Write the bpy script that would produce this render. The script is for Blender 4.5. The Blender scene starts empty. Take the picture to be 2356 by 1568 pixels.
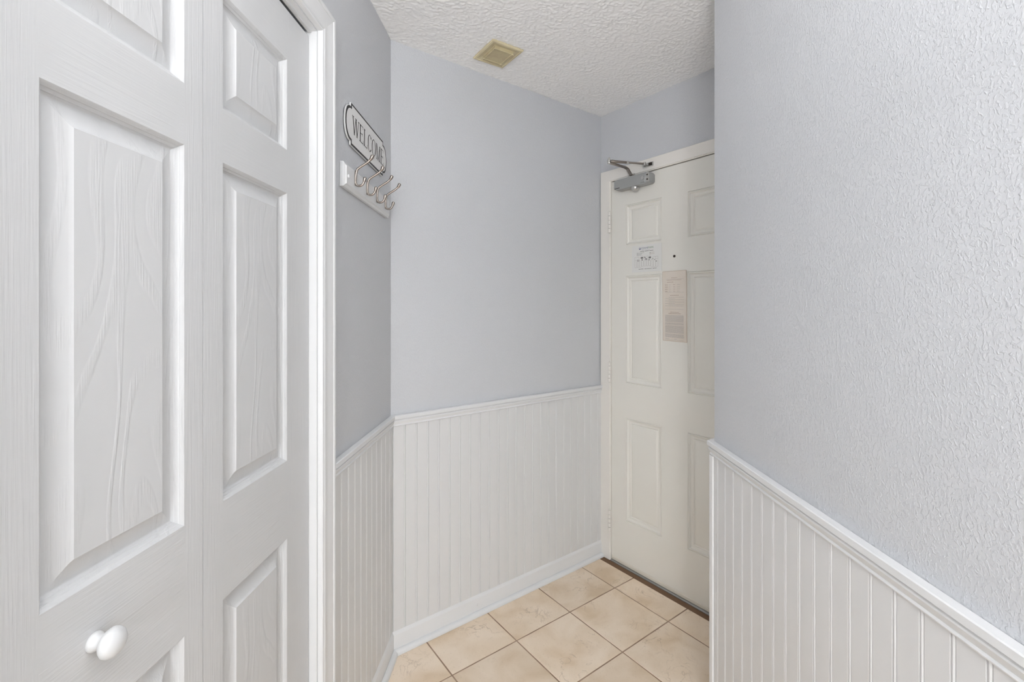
import bpy, bmesh, math, random
import numpy as np
from mathutils import Matrix, Vector

random.seed(7)
np.random.seed(7)
scene = bpy.context.scene
COL = scene.collection
R = math.radians

# ------------------------------------------------------------------ camera
CAM_H = 1.38
cam_data = bpy.data.cameras.new('camera')
cam_data.sensor_width = 36.0
cam_data.sensor_fit = 'HORIZONTAL'
cam_data.lens = 36.0 * 1063.0 / 2356.0
cam_data.shift_y = -(784.0 - 708.0) / 2356.0
cam_data.clip_start = 0.02
cam = bpy.data.objects.new('camera', cam_data)
COL.objects.link(cam)
cam.location = (0, 0, CAM_H)
cam.rotation_euler = (R(90), 0, 0)
scene.camera = cam

# ------------------------------------------------------------------ world, light, exposure
world = bpy.data.worlds.new('world')
scene.world = world
world.use_nodes = True
bgn = world.node_tree.nodes['Background']
bgn.inputs[0].default_value = (0.80, 0.90, 1.0, 1)
bgn.inputs[1].default_value = 1.0

def area(name, loc, rot, sx, sy, power, col):
    d = bpy.data.lights.new(name, 'AREA')
    d.shape = 'RECTANGLE'
    d.size, d.size_y = sx, sy
    d.energy = power
    d.color = col
    o = bpy.data.objects.new(name, d)
    COL.objects.link(o)
    o.location = loc
    o.rotation_euler = rot
    return o

# daylight through the balcony slider of the room behind the camera
area('balcony_daylight', (0.1, -4.42, 1.15), (R(90), 0, 0), 2.4, 2.0, 45, (0.93, 0.97, 1.0))
# added, unseen: uplight imitating flash bounced off the ceiling, and a frontal fill
UPLIGHT_XYZ, UPLIGHT_R, UPLIGHT_W = (-0.05, -0.72, 1.72), 0.20, 50.0
FILL_XYZ, FILL_R, FILL_W = (-0.10, -1.90, 1.35), 0.18, 54.0

scene.view_settings.view_transform = 'Standard'
scene.view_settings.look = 'None'
scene.view_settings.exposure = 0.33
scene.view_settings.gamma = 1.0
scene.view_settings.use_curve_mapping = False
try:
    scene.cycles.max_bounces = 6
    scene.cycles.diffuse_bounces = 5
    scene.cycles.glossy_bounces = 2
    scene.cycles.caustics_reflective = False
    scene.cycles.caustics_refractive = False
    scene.cycles.use_light_tree = False
except Exception:
    pass

# ------------------------------------------------------------------ materials
def new_mat(name):
    m = bpy.data.materials.new(name)
    m.use_nodes = True
    nt = m.node_tree
    return m, nt, nt.nodes['Principled BSDF']

def lin(r, g, b):
    f = lambda c: (c / 255 / 12.92) if c / 255 <= 0.04045 else ((c / 255 + 0.055) / 1.055) ** 2.4
    return (f(r), f(g), f(b), 1)

def paint(name, col, rough=0.5, bump=None, spec=0.4, metallic=0.0, tint=None):
    """bump: (kind, scale vector, strength, distance); tint: (scale, colour2, lo, hi)"""
    m, nt, p = new_mat(name)
    p.inputs['Base Color'].default_value = col
    p.inputs['Roughness'].default_value = rough
    p.inputs['Specular IOR Level'].default_value = spec
    p.inputs['Metallic'].default_value = metallic
    N, L = nt.nodes, nt.links
    tc = None
    if bump or tint:
        tc = N.new('ShaderNodeTexCoord')
    if tint:
        ns = N.new('ShaderNodeTexNoise')
        ns.inputs['Scale'].default_value = tint[0]
        ns.inputs['Detail'].default_value = 2
        rp = N.new('ShaderNodeValToRGB')
        rp.color_ramp.elements[0].position = tint[2]
        rp.color_ramp.elements[1].position = tint[3]
        rp.color_ramp.elements[0].color = col
        rp.color_ramp.elements[1].color = tint[1]
        L.new(tc.outputs['Object'], ns.inputs['Vector'])
        L.new(ns.outputs['Fac'], rp.inputs['Fac'])
        L.new(rp.outputs['Color'], p.inputs['Base Color'])
    if bump:
        kind, sc, st, dist = bump
        mp = N.new('ShaderNodeMapping')
        mp.inputs['Scale'].default_value = sc
        L.new(tc.outputs['Object'], mp.inputs['Vector'])
        bp = N.new('ShaderNodeBump')
        bp.inputs['Strength'].default_value = st
        bp.inputs['Distance'].default_value = dist
        if kind == 'noise':
            ns = N.new('ShaderNodeTexNoise')
            ns.inputs['Scale'].default_value = 1.0
            ns.inputs['Detail'].default_value = 4
            ns.inputs['Roughness'].default_value = 0.6
            L.new(mp.outputs[0], ns.inputs['Vector'])
            h = ns.outputs['Fac']
        elif kind == 'peel':           # orange peel: rounded splatter on a smooth coat
            ns = N.new('ShaderNodeTexNoise')
            ns.inputs['Scale'].default_value = 1.0
            ns.inputs['Detail'].default_value = 2.5
            ns.inputs['Distortion'].default_value = 0.6
            L.new(mp.outputs[0], ns.inputs['Vector'])
            rp = N.new('ShaderNodeMapRange')
            rp.interpolation_type = 'SMOOTHSTEP'
            rp.inputs['From Min'].default_value = 0.46
            rp.inputs['From Max'].default_value = 0.66
            L.new(ns.outputs['Fac'], rp.inputs['Value'])
            h = rp.outputs['Result']
        elif kind == 'grain':          # embossed wood grain, streaks plus slow wandering lines
            ns = N.new('ShaderNodeTexNoise')
            ns.inputs['Scale'].default_value = 1.0
            ns.inputs['Detail'].default_value = 3
            ns.inputs['Distortion'].default_value = 0.25
            L.new(mp.outputs[0], ns.inputs['Vector'])
            h = ns.outputs['Fac']
        elif kind == 'cathedral':
            ns = N.new('ShaderNodeTexNoise')
            ns.inputs['Scale'].default_value = 1.0
            ns.inputs['Detail'].default_value = 1.5
            L.new(mp.outputs[0], ns.inputs['Vector'])
            mu = N.new('ShaderNodeMath'); mu.operation = 'MULTIPLY'
            mu.inputs[1].default_value = 85.0
            L.new(ns.outputs['Fac'], mu.inputs[0])
            sn = N.new('ShaderNodeMath'); sn.operation = 'SINE'
            L.new(mu.outputs[0], sn.inputs[0])
            pw = N.new('ShaderNodeMapRange')
            pw.interpolation_type = 'SMOOTHSTEP'
            pw.inputs['From Min'].default_value = 0.2
            pw.inputs['From Max'].default_value = 1.0
            L.new(sn.outputs[0], pw.inputs['Value'])
            n2 = N.new('ShaderNodeTexNoise')
            n2.inputs['Scale'].default_value = 1.0
            n2.inputs['Detail'].default_value = 3
            m2 = N.new('ShaderNodeMapping')
            m2.inputs['Scale'].default_value = (420, 420, 14)
            L.new(tc.outputs['Object'], m2.inputs['Vector'])
            L.new(m2.outputs[0], n2.inputs['Vector'])
            ad = N.new('ShaderNodeMath'); ad.operation = 'MULTIPLY'
            L.new(pw.outputs['Result'], ad.inputs[0])
            L.new(n2.outputs['Fac'], ad.inputs[1])
            h = ad.outputs[0]
        L.new(h, bp.inputs['Height'])
        L.new(bp.outputs[0], p.inputs['Normal'])
    return m

WHITE = (0.80, 0.80, 0.80, 1)
M = {}
M['wall'] = paint('wall_paint', (0.60, 0.61, 0.632, 1), 0.42, ('peel', (190, 190, 140), 0.42, 0.0013), 0.35)
M['ceiling'] = paint('ceiling_paint', (0.93, 0.925, 0.92, 1), 0.85, None, 0.1)
M['trim'] = paint('white_trim_paint', (0.745, 0.75, 0.755, 1), 0.35, None, 0.4)
M['wains'] = paint('wainscot_paint', (0.70, 0.70, 0.70, 1), 0.36, None, 0.4)
M['grain_v'] = paint('door_grain_vertical', (0.605, 0.61, 0.615, 1), 0.42, ('grain', (300, 60, 8), 0.5, 0.0012), 0.35)
M['grain_h'] = paint('door_grain_horizontal', (0.605, 0.61, 0.615, 1), 0.42, ('grain', (8, 60, 300), 0.5, 0.0012), 0.35)
M['grain_p'] = paint('door_grain_panel', (0.605, 0.61, 0.615, 1), 0.42, ('cathedral', (7.0, 7.0, 1.5), 0.6, 0.0012), 0.35)
M['cream'] = paint('entry_door_cream', (0.80, 0.785, 0.73, 1), 0.40, None, 0.4,
                   tint=(3.0, (0.79, 0.765, 0.71, 1), 0.35, 0.75))
M['frame'] = paint('entry_frame_cream', (0.83, 0.80, 0.755, 1), 0.40, None, 0.4)
M['knob'] = paint('white_knob', (0.66, 0.665, 0.67, 1), 0.28, None, 0.5)
M['nickel'] = paint('satin_nickel', (0.38, 0.335, 0.30, 1), 0.32, None, 0.5, 1.0)
M['steel'] = paint('bright_steel', (0.62, 0.61, 0.58, 1), 0.28, None, 0.5, 1.0)
M['closer'] = paint('closer_grey_enamel', (0.34, 0.345, 0.34, 1), 0.38, ('noise', (300, 300, 300), 0.08, 0.0005), 0.5)
M['closer_cap'] = paint('closer_cap_metal', (0.55, 0.545, 0.53, 1), 0.30, None, 0.5, 0.9)
M['dark'] = paint('dark_recess', (0.035, 0.025, 0.02, 1), 0.7)
M['black'] = paint('black_print', (0.012, 0.010, 0.010, 1), 0.45)
M['signwhite'] = paint('sign_enamel_white', (0.74, 0.735, 0.725, 1), 0.35)
M['vent'] = paint('yellowed_plastic', (0.66, 0.585, 0.39, 1), 0.5, ('noise', (90, 90, 90), 0.15, 0.001), 0.3,
                  tint=(22.0, (0.57, 0.48, 0.32, 1), 0.4, 0.8))
M['ventin'] = paint('yellowed_plastic_cover', (0.56, 0.485, 0.30, 1), 0.5, ('noise', (90, 90, 90), 0.15, 0.001), 0.3,
                    tint=(30.0, (0.48, 0.385, 0.25, 1), 0.45, 0.8))
M['ventscrew'] = paint('vent_screw_brass', (0.20, 0.13, 0.05, 1), 0.5, None, 0.3)
M['grout'] = paint('brown_grout', (0.30, 0.205, 0.145, 1), 0.9, ('noise', (300, 300, 300), 0.3, 0.001), 0.1,
                   tint=(9.0, (0.47, 0.35, 0.26, 1), 0.4, 0.75))
M['threshold'] = paint('aluminium_threshold', (0.42, 0.42, 0.41, 1), 0.40, ('noise', (400, 30, 30), 0.1, 0.001), 0.5, 0.8)
M['sweep'] = paint('door_sweep_vinyl', (0.70, 0.66, 0.58, 1), 0.5)
M['paper'] = paint('white_card', (0.77, 0.765, 0.74, 1), 0.55)
M['oldpaper'] = paint('aged_paper', (0.74, 0.675, 0.605, 1), 0.7, None, 0.2, tint=(14.0, (0.70, 0.63, 0.54, 1), 0.4, 0.8))
M['oldpaper_edge'] = paint('aged_paper_edge', (0.56, 0.455, 0.36, 1), 0.7)
M['ink'] = paint('grey_ink', (0.20, 0.195, 0.19, 1), 0.6)
M['ink_soft'] = paint('faint_ink', (0.44, 0.41, 0.385, 1), 0.6)
M['ink_blue'] = paint('blue_ink', (0.17, 0.18, 0.30, 1), 0.6)
M['ink_green'] = paint('green_ink', (0.22, 0.30, 0.21, 1), 0.6)
M['ink_red'] = paint('red_brown_ink', (0.36, 0.24, 0.19, 1), 0.6)
M['carpet'] = paint('living_room_floor', (0.50, 0.44, 0.37, 1), 0.8)
M['brass'] = paint('brass_knob', (0.70, 0.52, 0.25, 1), 0.25, None, 0.5, 1.0)

def tile_material():
    m, nt, p = new_mat('beige_stone_tile')
    N, L = nt.nodes, nt.links
    tc = N.new('ShaderNodeTexCoord')
    oi = N.new('ShaderNodeObjectInfo')
    sc = N.new('ShaderNodeVectorMath'); sc.operation = 'SCALE'
    L.new(oi.outputs['Location'], sc.inputs[0])
    sc.inputs['Scale'].default_value = 3.7
    ad = N.new('ShaderNodeVectorMath'); ad.operation = 'ADD'
    L.new(tc.outputs['Object'], ad.inputs[0])
    L.new(sc.outputs[0], ad.inputs[1])
    # broad mottling
    n1 = N.new('ShaderNodeTexNoise'); n1.inputs['Scale'].default_value = 6.5; n1.inputs['Detail'].default_value = 5
    n1.inputs['Distortion'].default_value = 0.5
    L.new(ad.outputs[0], n1.inputs['Vector'])
    r1 = N.new('ShaderNodeValToRGB')
    e = r1.color_ramp.elements
    e[0].position, e[0].color = 0.30, (0.70, 0.55, 0.39, 1)
    e[1].position, e[1].color = 0.66, (0.86, 0.73, 0.59, 1)
    k = e.new(0.48); k.color = (0.80, 0.66, 0.51, 1)
    L.new(n1.outputs['Fac'], r1.inputs['Fac'])
    # wandering darker veins, in patches
    n2 = N.new('ShaderNodeTexNoise'); n2.inputs['Scale'].default_value = 9; n2.inputs['Detail'].default_value = 6
    n2.inputs['Distortion'].default_value = 1.6
    L.new(ad.outputs[0], n2.inputs['Vector'])
    a = N.new('ShaderNodeMath'); a.operation = 'SUBTRACT'; a.inputs[1].default_value = 0.5
    L.new(n2.outputs['Fac'], a.inputs[0])
    b = N.new('ShaderNodeMath'); b.operation = 'ABSOLUTE'; L.new(a.outputs[0], b.inputs[0])
    v = N.new('ShaderNodeMapRange'); v.inputs['From Min'].default_value = 0.0; v.inputs['From Max'].default_value = 0.016
    v.inputs['To Min'].default_value = 1; v.inputs['To Max'].default_value = 0
    L.new(b.outputs[0], v.inputs['Value'])
    n3 = N.new('ShaderNodeTexNoise'); n3.inputs['Scale'].default_value = 4.0; n3.inputs['Detail'].default_value = 2
    L.new(ad.outputs[0], n3.inputs['Vector'])
    g = N.new('ShaderNodeMapRange'); g.inputs['From Min'].default_value = 0.48; g.inputs['From Max'].default_value = 0.68
    g.inputs['To Max'].default_value = 0.55
    L.new(n3.outputs['Fac'], g.inputs['Value'])
    vm = N.new('ShaderNodeMath'); vm.operation = 'MULTIPLY'
    L.new(v.outputs['Result'], vm.inputs[0]); L.new(g.outputs['Result'], vm.inputs[1])
    mx = N.new('ShaderNodeMix'); mx.data_type = 'RGBA'
    L.new(vm.outputs[0], mx.inputs['Factor'])
    L.new(r1.outputs['Color'], mx.inputs['A'])
    mx.inputs['B'].default_value = (0.36, 0.255, 0.165, 1)
    # fine speckle
    n4 = N.new('ShaderNodeTexNoise'); n4.inputs['Scale'].default_value = 150; n4.inputs['Detail'].default_value = 2
    L.new(ad.outputs[0], n4.inputs['Vector'])
    s4 = N.new('ShaderNodeMapRange'); s4.inputs['From Min'].default_value = 0.62; s4.inputs['From Max'].default_value = 0.72
    s4.inputs['To Max'].default_value = 0.22
    L.new(n4.outputs['Fac'], s4.inputs['Value'])
    m4 = N.new('ShaderNodeMix'); m4.data_type = 'RGBA'
    L.new(s4.outputs['Result'], m4.inputs['Factor'])
    L.new(mx.outputs['Result'], m4.inputs['A'])
    m4.inputs['B'].default_value = (0.38, 0.28, 0.19, 1)
    hs = N.new('ShaderNodeHueSaturation')
    vr = N.new('ShaderNodeMapRange'); vr.inputs['To Min'].default_value = 0.95; vr.inputs['To Max'].default_value = 1.05
    L.new(oi.outputs['Random'], vr.inputs['Value'])
    L.new(vr.outputs['Result'], hs.inputs['Value'])
    L.new(m4.outputs['Result'], hs.inputs['Color'])
    L.new(hs.outputs['Color'], p.inputs['Base Color'])
    p.inputs['Roughness'].default_value = 0.45
    p.inputs['Specular IOR Level'].default_value = 0.35
    bp = N.new('ShaderNodeBump'); bp.inputs['Strength'].default_value = 0.25; bp.inputs['Distance'].default_value = 0.002
    L.new(n2.outputs['Fac'], bp.inputs['Height'])
    L.new(bp.outputs[0], p.inputs['Normal'])
    return m
M['tile'] = tile_material()

# ------------------------------------------------------------------ mesh helpers
class MB:
    def __init__(self):
        self.v, self.f = [], []
    def add(self, vs, fs):
        b = len(self.v)
        self.v += [tuple(p) for p in vs]
        self.f += [tuple(i + b for i in q) for q in fs]
        return self
    def box(self, x0, x1, y0, y1, z0, z1):
        vs = [(x0, y0, z0), (x1, y0, z0), (x1, y1, z0), (x0, y1, z0), (x0, y0, z1), (x1, y0, z1), (x1, y1, z1), (x0, y1, z1)]
        return self.add(vs, [(0, 3, 2, 1), (4, 5, 6, 7), (0, 1, 5, 4), (1, 2, 6, 5), (2, 3, 7, 6), (3, 0, 4, 7)])
    def loft(self, rings, closed=True, cap=True):
        n = len(rings[0])
        vs = [p for r in rings for p in r]
        fs = []
        for i in range(len(rings) - 1):
            for j in range(n if closed else n - 1):
                k = (j + 1) % n
                fs.append((i * n + j, i * n + k, (i + 1) * n + k, (i + 1) * n + j))
        if cap:
            fs.append(tuple(range(n - 1, -1, -1)))
            b = (len(rings) - 1) * n
            fs.append(tuple(b + i for i in range(n)))
        return self.add(vs, fs)
    def tube(self, pts, rad, seg=12, flat=1.0, caps=True):
        pts = [Vector(p) for p in pts]
        if not hasattr(rad, '__len__'):
            rad = [rad] * len(pts)
        t0 = (pts[1] - pts[0]).normalized()
        up = Vector((1, 0, 0)) if abs(t0.x) < 0.8 else Vector((0, 0, 1))
        nrm = (up - t0 * up.dot(t0)).normalized()
        rings = []
        for i, p in enumerate(pts):
            a = pts[max(i - 1, 0)]; b = pts[min(i + 1, len(pts) - 1)]
            t = (b - a).normalized()
            nrm = (nrm - t * nrm.dot(t)).normalized()
            bi = t.cross(nrm)
            rings.append([p + (nrm * math.cos(q) * flat + bi * math.sin(q)) * rad[i] for q in [2 * math.pi * k / seg for k in range(seg)]])
        return self.loft(rings, True, caps)
    def lathe(self, prof, axis='z', seg=24, origin=(0, 0, 0)):
        """prof: (radius, height) list; axis z, or y (height goes towards -y, out of the wall)"""
        rings = []
        for r, h in prof:
            ring = []
            for k in range(seg):
                q = 2 * math.pi * k / seg
                c, s = r * math.cos(q), r * math.sin(q)
                if axis == 'z':
                    ring.append((origin[0] + c, origin[1] + s, origin[2] + h))
                else:
                    ring.append((origin[0] + c, origin[1] - h, origin[2] + s))
            rings.append(ring)
        return self.loft(rings)
    def mesh(self, name, smooth=None):
        me = bpy.data.meshes.new(name)
        me.from_pydata(self.v, [], self.f)
        bm = bmesh.new(); bm.from_mesh(me)
        bmesh.ops.remove_doubles(bm, verts=bm.verts, dist=1e-6)
        bmesh.ops.recalc_face_normals(bm, faces=bm.faces)
        bm.to_mesh(me); bm.free()
        if smooth is not None:
            me.polygons.foreach_set('use_smooth', [True] * len(me.polygons))
            me.set_sharp_from_angle(angle=R(smooth))
        me.update()
        return me
    def obj(self, name, mat, parent=None, smooth=None, matrix=None):
        me = self.mesh(name, smooth)
        me.materials.append(M[mat])
        return place(name, me, parent, matrix)

def place(name, me, parent=None, matrix=None):
    o = bpy.data.objects.new(name, me)
    COL.objects.link(o)
    if parent is not None:
        o.parent = parent
    if matrix is not None:
        o.matrix_local = matrix
    return o

def tag(o, label, cat=None, group=None, kind=None):
    o['label'] = label
    if cat: o['category'] = cat
    if group: o['group'] = group
    if kind: o['kind'] = kind
    return o

def thing(name, matrix, label, cat, group=None, kind=None):
    o = bpy.data.objects.new(name, None)
    o.empty_display_size = 0.05
    COL.objects.link(o)
    o.matrix_local = matrix
    return tag(o, label, cat, group, kind)

T = Matrix.Translation

# ------------------------------------------------------------------ wall frames (local x along the wall, y into the wall, z up)
CEIL = 2.4535
ANG = 52.8
def dirv(a): return Vector((math.sin(R(a)), math.cos(R(a))))
def frame(o, a):
    d = dirv(a)
    n = Vector((math.cos(R(a)), -math.sin(R(a))))
    return Matrix(((d.x, -n.x, 0, o[0]), (d.y, -n.y, 0, o[1]), (0, 0, 1, 0), (0, 0, 0, 1)))
A = Vector((-0.485, 1.848))
D1 = dirv(ANG); N2 = Vector((math.cos(R(ANG)), -math.sin(R(ANG))))
LEN2 = 1.2375
Bc = A + D1 * LEN2
C = Vector((0.6553, 1.4948))
W_ALC = (C - A).dot(N2)
Dc = Bc + N2 * W_ALC
LEN4 = (Dc - C).length
ANG_L, ANG_R = 2.0, 180.2
F_LEFT = frame(A, ANG_L)
F_BACK = frame(A, ANG)
F_DOOR = frame(Bc, ANG + 90)
F_ALC = frame(Dc, ANG + 180)
F_RIGHT = frame(C, ANG_R)
K_A = math.tan(R((ANG - ANG_L) / 2))
K_B = math.tan(R(45))
K_C = math.tan(R((ANG_R - (ANG + 180)) / 2))      # outward corner, negative
LEN_R = 2.12                                       # right wall, from the corner back past the camera
S_L0 = -2.48                                       # left wall's end behind the camera

def extrude(prof, s0, s1, k0=0.0, k1=0.0):
    """profile (off, z) swept along s, ends mitred: s shifts with the distance from the wall"""
    mb = MB()
    r0 = [(s0 + o * k0, -o, z) for o, z in prof]
    r1 = [(s1 - o * k1, -o, z) for o, z in prof]
    return mb.loft([r0, r1])

TH = 0.10
def wallprof(z0, z1): return [(0, z0), (0, z1), (-TH, z1), (-TH, z0)]

# ------------------------------------------------------------------ closet opening numbers (left wall frame)
CL_R, CL_L = -0.648, -1.437          # jamb faces
CL_HEAD = 2.098
# walls
mb = extrude(wallprof(0, CEIL), CL_R + 0.018, 0, 0, K_A)
mb2 = extrude(wallprof(CL_HEAD + 0.018, CEIL), CL_L - 0.018, CL_R + 0.018)
mb3 = extrude(wallprof(0, CEIL), S_L0, CL_L - 0.018)
mb.add(mb2.v, mb2.f).add(mb3.v, mb3.f)
wall_left = tag(mb.obj('wall_left', 'wall', None, None, F_LEFT), 'pale grey painted wall with the closet and the coat hooks', 'wall', kind='structure')
wall_back = tag(extrude(wallprof(0, CEIL), 0, LEN2, K_A, K_B).obj('wall_back', 'wall', None, None, F_BACK),
                'pale grey wall above white wainscot facing the camera, left of the entry door', 'wall', kind='structure')
DO_L, DO_R, DO_T = 0.072, 0.866, 2.077     # rough opening of the entry door, in the door wall's frame
mb = extrude(wallprof(0, CEIL), 0, DO_L, K_B, 0)
for q in (extrude(wallprof(0, CEIL), DO_R, W_ALC, 0, K_B), extrude(wallprof(DO_T, CEIL), DO_L, DO_R)):
    mb.add(q.v, q.f)
wall_entry = tag(mb.obj('wall_entry', 'wall', None, None, F_DOOR), 'short grey wall strip above the cream entry door', 'wall', kind='structure')
wall_alcove = tag(extrude(wallprof(0, CEIL), 0, LEN4, K_B, K_C).obj('wall_alcove', 'wall', None, None, F_ALC),
                  'grey side wall of the entry alcove hidden behind the right corner', 'wall', kind='structure')
wall_right = tag(extrude(wallprof(0, CEIL), 0, LEN_R, K_C, 0).obj('wall_right', 'wall', None, None, F_RIGHT),
                 'large textured pale blue-grey wall filling the right side', 'wall', kind='structure')
# closet interior behind the bifold doors
mb = MB()
mb.box(CL_L - 0.25, CL_R + 0.25, 0.70, 0.74, 0, CEIL)
mb.box(CL_L - 0.29, CL_L - 0.25, TH, 0.74, 0, CEIL)
mb.box(CL_R + 0.25, CL_R + 0.29, TH, 0.74, 0, CEIL)
tag(mb.obj('wall_closet', 'wall', None, None, F_LEFT), 'inner walls of the closet behind the white bifold doors', 'wall', kind='structure')
# room behind the camera, with a wide balcony slider
YB = -0.62
yl = (F_LEFT @ Vector((S_L0, 0, 0)))
mb = MB()
mb.box(-3.0, yl.x - TH + 0.005, YB - 0.0, YB + 0.10, 0, CEIL)
mb.box(0.66 + TH, 3.2, YB, YB + 0.10, 0, CEIL)
mb.box(-3.1, -3.0, -4.6, YB + 0.10, 0, CEIL)
mb.box(3.2, 3.3, -4.6, YB + 0.10, 0, CEIL)
mb.box(-3.0, -1.15, -4.6, -4.5, 0, CEIL)
mb.box(1.35, 3.2, -4.6, -4.5, 0, CEIL)
mb.box(-1.15, 1.35, -4.6, -4.5, 2.2, CEIL)
tag(mb.obj('wall_living_room', 'wall'), 'pale grey walls of the living room behind the camera', 'wall', kind='structure')

# ------------------------------------------------------------------ ceiling with sprayed texture
def vnoise(x, y, seed):
    rs = np.random.RandomState(seed)
    tab = rs.rand(256, 256)
    xi, yi = np.floor(x).astype(int), np.floor(y).astype(int)
    fx, fy = x - xi, y - yi
    fx = fx * fx * (3 - 2 * fx); fy = fy * fy * (3 - 2 * fy)
    g = lambda a, b: tab[a % 256, b % 256]
    return (g(xi, yi) * (1 - fx) + g(xi + 1, yi) * fx) * (1 - fy) + (g(xi, yi + 1) * (1 - fx) + g(xi + 1, yi + 1) * fx) * fy

def build_ceiling():
    x0, x1, y0, y1, st = -0.70, 1.30, 1.05, 2.80, 0.0030
    nx, ny = int((x1 - x0) / st), int((y1 - y0) / st)
    X, Y = np.meshgrid(np.linspace(x0, x1, nx), np.linspace(y0, y1, ny))
    n = 0.50 * vnoise(X / 0.0095 + 3, Y / 0.0095, 1) + 0.50 * vnoise(X / 0.0058, Y / 0.0058 + 9, 2)
    big = vnoise(X / 0.09, Y / 0.09, 3)
    h = np.clip((n - 0.40) / 0.30, 0, 1)
    h = h * h * (3 - 2 * h) * (0.0011 + 0.0012 * big)
    Z = CEIL - h - 0.0002
    V = np.stack([X, Y, Z], -1).reshape(-1, 3)
    i = np.arange(ny - 1)[:, None] * nx + np.arange(nx - 1)[None, :]
    Fc = np.stack([i, i + nx, i + nx + 1, i + 1], -1).reshape(-1, 4)
    # flat slab over everything
    sl = MB().box(-3.1, 3.3, -4.6, 3.3, CEIL, CEIL + 0.1)
    nv = len(V)
    V = np.vstack([V, np.array(sl.v)])
    Fall = np.vstack([Fc, np.array(sl.f) + nv])
    me = bpy.data.meshes.new('ceiling')
    me.from_pydata(V.tolist(), [], Fall.tolist())
    sm = np.ones(len(Fall), bool); sm[-6:] = False
    me.polygons.foreach_set('use_smooth', sm)
    me.materials.append(M['ceiling'])
    return tag(place('ceiling', me), 'off-white ceiling with a sprayed knockdown texture', 'ceiling', kind='structure')
build_ceiling()

# ------------------------------------------------------------------ floor: grout bed and single tiles
mb = MB().box(-3.1, 3.3, -4.6, 3.3, -0.08, -0.0016)
floor = tag(mb.obj('floor', 'grout'), 'beige stone-look tile floor laid square to the entry door', 'floor', kind='structure')
mb = MB().box(-3.0, 3.2, -4.5, YB, -0.0016, 0.0)
mb.obj('living_room_flooring', 'carpet', floor)

def clip(poly, p, n):
    """keep the side where (q-p).n >= 0"""
    out = []
    for i in range(len(poly)):
        a, b = poly[i], poly[(i + 1) % len(poly)]
        da, db = (a - p).dot(n), (b - p).dot(n)
        if da >= 0: out.append(a)
        if da * db < 0: out.append(a + (b - a) * (da / (da - db)))
    return out
PITCH, GAP = 0.3037, 0.0056
ROT = R(0.7)
E1 = D1 * math.cos(ROT) + N2 * math.sin(ROT)
E2 = -D1 * math.sin(ROT) + N2 * math.cos(ROT)
G0 = A + D1 * 1.0515 + N2 * 0.256
NL = Vector((F_LEFT[0][1], F_LEFT[1][1])) * -1
tile_meshes = {}
for i in range(-14, 2):
    for j in range(-3, 12):
        o = G0 + E1 * (i * PITCH) + E2 * (j * PITCH)
        h0, h1 = GAP / 2, PITCH - GAP / 2
        poly = [o + E1 * a + E2 * b for a, b in ((h0, h0), (h1, h0), (h1, h1), (h0, h1))]
        full = list(poly)
        poly = clip(poly, A + NL * 0.004, NL)
        if len(poly) > 2: poly = clip(poly, A + N2 * 0.004, N2)
        if len(poly) > 2: poly = clip(poly, A + D1 * 1.192, -D1)
        if len(poly) > 2: poly = clip(poly, Vector((0, YB + 0.002)), Vector((0, 1)))
        if len(poly) < 3: continue
        ok = all((p.x <= 0.652) or ((p - A).dot(N2) <= W_ALC - 0.004 and (p - A).dot(D1) > 0.66) for p in poly)
        if not ok:
            ctr = sum(poly, Vector((0, 0))) / len(poly)
            if (ctr - A).dot(D1) > 0.66 and ctr.y > 1.3:
                poly = clip(poly, A + N2 * (W_ALC - 0.004), -N2)
            else:
                poly = clip(poly, Vector((0.652, 0)), Vector((-1, 0)))
        if len(poly) < 3: continue
        ar = abs(sum(poly[k].x * poly[(k + 1) % len(poly)].y - poly[(k + 1) % len(poly)].x * poly[k].y for k in range(len(poly)))) / 2
        if ar < 1e-4: continue
        ctr = o + (E1 + E2) * (PITCH / 2)
        ang = math.atan2(E1.y, E1.x)
        same = len(poly) == 4 and all((poly[k] - full[k]).length < 1e-6 for k in range(4))
        if same and 'full' in tile_meshes:
            me = tile_meshes['full']
        else:
            rot = Matrix.Rotation(-ang, 2)
            loc = [rot @ (p - ctr) for p in poly]
            c0 = sum(loc, Vector((0, 0))) / len(loc)
            def ring(inset, z):
                out = []
                for p in loc:
                    d = (c0 - p)
                    out.append((p.x + d.normalized().x * inset, p.y + d.normalized().y * inset, z))
                return out
            t = MB().loft([ring(0, -0.0016), ring(0, -0.0010), ring(0.0007, -0.0003), ring(0.0022, 0.0)])
            me = t.mesh('tile')
            me.materials.append(M['tile'])
            if same: tile_meshes['full'] = me
        ti = place('tile', me, floor, T((ctr.x, ctr.y, random.uniform(-0.0002, 0.0003))) @ Matrix.Rotation(ang, 4, 'Z'))

# ------------------------------------------------------------------ wainscot of single beaded planks
PW, PT = 0.0520, 0.008
RAIL_Z = 0.9505
def plank_mesh(w0, w1):
    full = [(0, .0058), (.0016, PT), (.0434, PT), (.0450, .0058), (.0458, .0072), (.0470, PT + .0003), (.0484, PT + .0006), (.0498, PT + .0003), (.0511, .0072), (.0520, .0058)]
    def at(u):
        for (a, b), (c, d) in zip(full, full[1:]):
            if a <= u <= c: return b + (d - b) * (u - a) / (c - a)
    pts = [(w0, at(w0))] + [p for p in full if w0 < p[0] < w1] + [(w1, at(w1))]
    sec = pts + [(w1, 0.0004), (w0, 0.0004)]
    z0, z1 = 0.045, 0.92
    mb = MB().loft([[(u, -o, z0) for u, o in sec], [(u, -o, z1) for u, o in sec]])
    me = mb.mesh('plank', 40)
    me.materials.append(M['wains'])
    return me
PLANK = plank_mesh(0, PW)
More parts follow.
